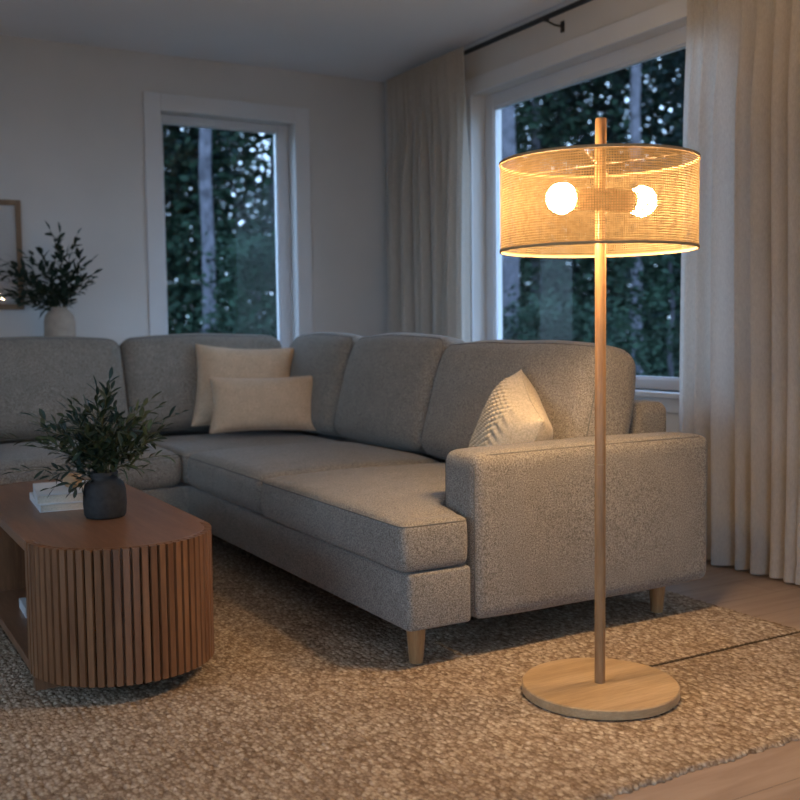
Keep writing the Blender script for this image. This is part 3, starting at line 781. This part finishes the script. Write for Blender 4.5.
# ------------------------------------------------------------------ curtains and rod
def curtain(name, label, ya, yb, xc, seed, nf, ztop=2.562, zbot=.012):
    r = np.random.default_rng(seed); nu, nv = 420, 60
    u = np.linspace(0, 1, nu+1); v = np.linspace(0, 1, nv+1); U, V = np.meshgrid(u, v)      # V 0 = top
    warp = u+.012*np.sin(u*17+r.random()*6)+.008*np.sin(u*31+r.random()*6)
    W = np.broadcast_to(warp, U.shape)
    big = np.sin(2*PI*nf*W+r.random()*6)+.35*np.sin(2*PI*nf*.5*W+1.3)+.22*np.sin(2*PI*nf*1.9*W+r.random()*6)
    big = np.sign(big)*np.abs(big)**.8
    pl = np.abs(np.sin(PI*nf*3.0*W+.4))*2-1
    g = np.clip(V/.30, 0, 1); g = g*g*(3-2*g)
    amp = .013+.038*g+.010*V
    drift = .006*np.sin(V*5+U*9)
    X = xc-.022*(1-g)+big*amp*(.25+.75*g)/1.2+pl*.006*(1-g)+drift*g
    Z = ztop+(zbot-ztop)*V+.003*pl*(V < .02)
    Y = ya+(yb-ya)*(U+.012*np.sin(2*PI*nf*W*1.0+.8)*g)+.012*np.sin(V*3+U*5)*g
    # hem fold
    X = X+np.where(np.abs(Z-.085) < .012, .0025, 0)
    co = np.stack([X, Y, Z], -1).reshape(-1, 3)
    J, I = np.meshgrid(np.arange(nv), np.arange(nu), indexing='ij'); v0 = (J*(nu+1)+I).ravel()
    q = [(a, a+1, a+nu+2, a+nu+1) for a in v0]
    root = thing(name, label, 'curtain', (0, 0, 0))
    m = V[:-1, :-1].ravel()
    obj('curtain_panel', mesh_pf('curtain_panel', co, q), M['curtain'], root, smooth=True)
    # pleat tape / header band and bottom hem as slim doubled strips
    def strip(nm, za, zb, off):
        bm = nb(); rows = []
        for z in (za, zb):
            vv = (ztop-z)/(ztop-zbot)*nv; j = min(nv-1, int(vv)); f = vv-j
            rows.append([bm.verts.new(Vector(co[j*(nu+1)+i])*(1-f)+Vector(co[(j+1)*(nu+1)+i])*f+Vector((off, 0, 0))) for i in range(nu+1)])
        for i in range(nu): bm.faces.new((rows[0][i], rows[0][i+1], rows[1][i+1], rows[1][i]))
        obj(nm, bm, M['curtain'], root, smooth=True)
    strip('hem', zbot+.002, .085, -.0025)
    if True: strip('header_band', ztop-.002, ztop-.085, -.0025)
    return root
curtain('curtain', 'ivory linen curtain hanging left of the large window in the corner', 5.74, 4.865, 3.235, 61, 11)
curtain('curtain', 'ivory linen curtain hanging right of the large window behind the floor lamp', 3.20, 1.95, 3.245, 66, 15)
rod = thing('curtain_rod', 'black metal curtain rod above the large window', 'curtain rod', (0, 0, 0))
ZR = 2.538
bm = nb(); tube(bm, [(3.245, 1.85, ZR), (3.245, 5.70, ZR)], .0135, 20); autosmooth(obj('rod', bm, M['black'], rod), 40)
for y in (1.85, 5.70):
    bm = nb(); tube(bm, [(3.245, y-.012, ZR), (3.245, y+.012, ZR)], .017, 20); obj('finial', bm, M['black'], rod)
for y in (4.17, 5.66, 1.90):
    bm = nb(); tube(bm, [(3.345, y, ZR-.03), (3.30, y, ZR-.03), (3.245, y, ZR-.015)], .005, 10)
    lathe(bm, [(.016, -.005), (.016, .005)], 16, (3.245, y, ZR-.013)); box(bm, 3.342, 3.35, y-.014, y+.010, ZR-.060, ZR-.005, .001)
    obj('bracket', bm, M['black'], rod)

# ------------------------------------------------------------------ outside
struct('ground', bx(-40, 60, -30, 60, -.75, -.6), M['soil'])
def cam_dir(px):     # heading of a sight line over the window, degrees from +Y towards +X
    return math.radians(px)
def tree(label, heading, dist, tr, height, crown, seed, nfol, leafsize, mat, group=None, low=1.0, sparse=0, lean=0.0, name='tree'):
    r = random.Random(seed); x, y = dist*math.sin(heading), dist*math.cos(heading)
    root = thing(name, label, 'tree', (x, y, -.6), 0, group)
    n = 14; pts = [(lean*t/n*height+r.uniform(-.03, .03), r.uniform(-.03, .03), t/n*height) for t in range(n+1)]
    obj('trunk', tube(nb(), pts, tr, 14, tr*.45), M['bark'], root, smooth=True)
    rg = np.random.default_rng(seed)
    # foliage: clumps of small leaf blades on drooping boughs
    V = []; F = []
    nb_ = nfol//26
    for b_ in range(nb_):
        z = low+(height-low)*rg.random()**.9
        if sparse and z > sparse and rg.random() < .34: continue
        ang = rg.random()*2*PI
        R_ = crown*(1-.75*((z-low)/(height-low))**1.2)*(.35+.75*rg.random())
        c = np.array([math.cos(ang)*R_, math.sin(ang)*R_, z-.12*R_]); sp = crown*.20
        ctr = c+rg.normal(size=(26, 3))*sp*np.array([1, 1, .45])
        for q in ctr:
            d = rg.normal(size=3); d[2] *= .4; d /= np.linalg.norm(d); e = rg.normal(size=3); e -= d*(e@d); e /= np.linalg.norm(e)
            L = leafsize*rg.uniform(.6, 1.3); k = len(V)
            V += [q-d*L/2, q+e*L*.28, q+d*L/2, q-e*L*.28]; F.append((k, k+1, k+2, k+3))
    obj('foliage', mesh_pf('foliage', V, F), mat, root)
    return root
D = math.radians
# bare trunks standing near the house
near = [
 ('tall grey trunk seen at the left edge of the large window', 35.85, 14, .125, 13),
 ('slim grey trunk seen right of the lamp pole through the large window', 42.75, 15, .088, 13),
 ('pale grey trunk seen through the narrow back window', 19.2, 14, .095, 13),
 ('dim grey trunk second from the left edge of the large window', 37.3, 21, .13, 13),
 ('faint dim trunk seen just left of the lamp pole through the large window', 38.6, 24, .15, 13),
]
for i, (lb, hd, ds, r, h) in enumerate(near):
    tree(lb, D(hd), ds, r, h, 2.2, 100+i, 900, .20, M['needles'], 'bare-stemmed pines outside', low=7.6, lean=(.004, -.003, .01, .0, .004)[i], name='pine_tree')
# evergreens and bushes closing off the view
far = []
hd = 12.0; i = 0
while hd < 54:
    far.append((hd, 20+5*((i*37 % 10)/10), 11+3*((i*53 % 10)/10), 2.5, i)); hd += 3.7; i += 1
words = ['first', 'second', 'third', 'fourth', 'fifth', 'sixth', 'seventh', 'eighth', 'ninth', 'tenth', 'eleventh', 'twelfth', 'thirteenth']
for hd, ds, h, cr, i in far:
    if 25.5 < hd < 33: continue
    where = 'through the narrow back window' if hd < 30 else 'through the large window'
    tree('dark evergreen, %s from the left of the far row, seen %s' % (words[i], where), D(hd), ds, .16, h, cr, 200+i, 30000, .165, M['needles'] if i % 3 else M['needles2'], 'dense evergreens in the forest', low=.3, sparse=(5.0 if 37 < hd < 47 else 4.2 if 20 < hd < 25 else 0), name='evergreen_tree')
for i, (hd, ds, h, cr, lb) in enumerate([(44.6, 10.5, 3.2, 1.0, 'green leafy sapling beside the right curtain outside the large window'), (38.5, 13, 1.9, 1.3, 'low green shrub behind the lamp pole outside the large window'),
        (21.9, 12, 2.6, .9, 'green leafy sapling right of the trunk outside the narrow back window'), (36.2, 14.5, 1.8, 1.1, 'low green shrub by the left trunk outside the large window')]):
    tree(lb, D(hd), ds, .03, h, cr, 300+i, 7000, .085, M['needles2'], 'green undergrowth outside', low=.4, name='sapling')

# ------------------------------------------------------------------ light
w = bpy.data.worlds.new('dusk'); S.world = w; w.use_nodes = True; nt = w.node_tree; nt.nodes.clear()
out = nt.nodes.new('ShaderNodeOutputWorld'); bg = nt.nodes.new('ShaderNodeBackground')
tc = nt.nodes.new('ShaderNodeTexCoord'); sp = nt.nodes.new('ShaderNodeSeparateXYZ'); nt.links.new(tc.outputs['Generated'], sp.inputs[0])
r = ramp(nt, sp.outputs[2], [(0, (.25, .34, .46)), (.25, (.42, .62, .92)), (1, (.29, .48, .84))])
nt.links.new(r.outputs[0], bg.inputs[0]); bg.inputs[1].default_value = 6.8; nt.links.new(bg.outputs[0], out.inputs[0])

# ------------------------------------------------------------------ camera
cd = bpy.data.cameras.new('camera'); cam = bpy.data.objects.new('camera', cd); C.objects.link(cam); S.camera = cam
yaw, pitch, roll = math.radians(29.7238763), math.radians(3.97393225), math.radians(-.68072646)
fwd = Vector((math.sin(yaw)*math.cos(pitch), math.cos(yaw)*math.cos(pitch), -math.sin(pitch)))
rt = Vector((math.cos(yaw), -math.sin(yaw), 0)); up = rt.cross(fwd)
r2 = rt*math.cos(roll)+up*math.sin(roll); u2 = up*math.cos(roll)-rt*math.sin(roll)
mt = Matrix((r2, u2, -fwd)).transposed().to_4x4(); mt.translation = (0, 0, 1.0); cam.matrix_world = mt
cd.sensor_width = 36; cd.lens = 1026.026/800*36; cd.clip_start = .05; cd.clip_end = 200
cd.dof.use_dof = True; cd.dof.focus_distance = 2.85; cd.dof.aperture_fstop = 3.2
S.view_settings.view_transform = 'Standard'; S.view_settings.look = 'None'; S.view_settings.gamma = 1
S.view_settings.use_curve_mapping = False; S.view_settings.exposure = 0.0
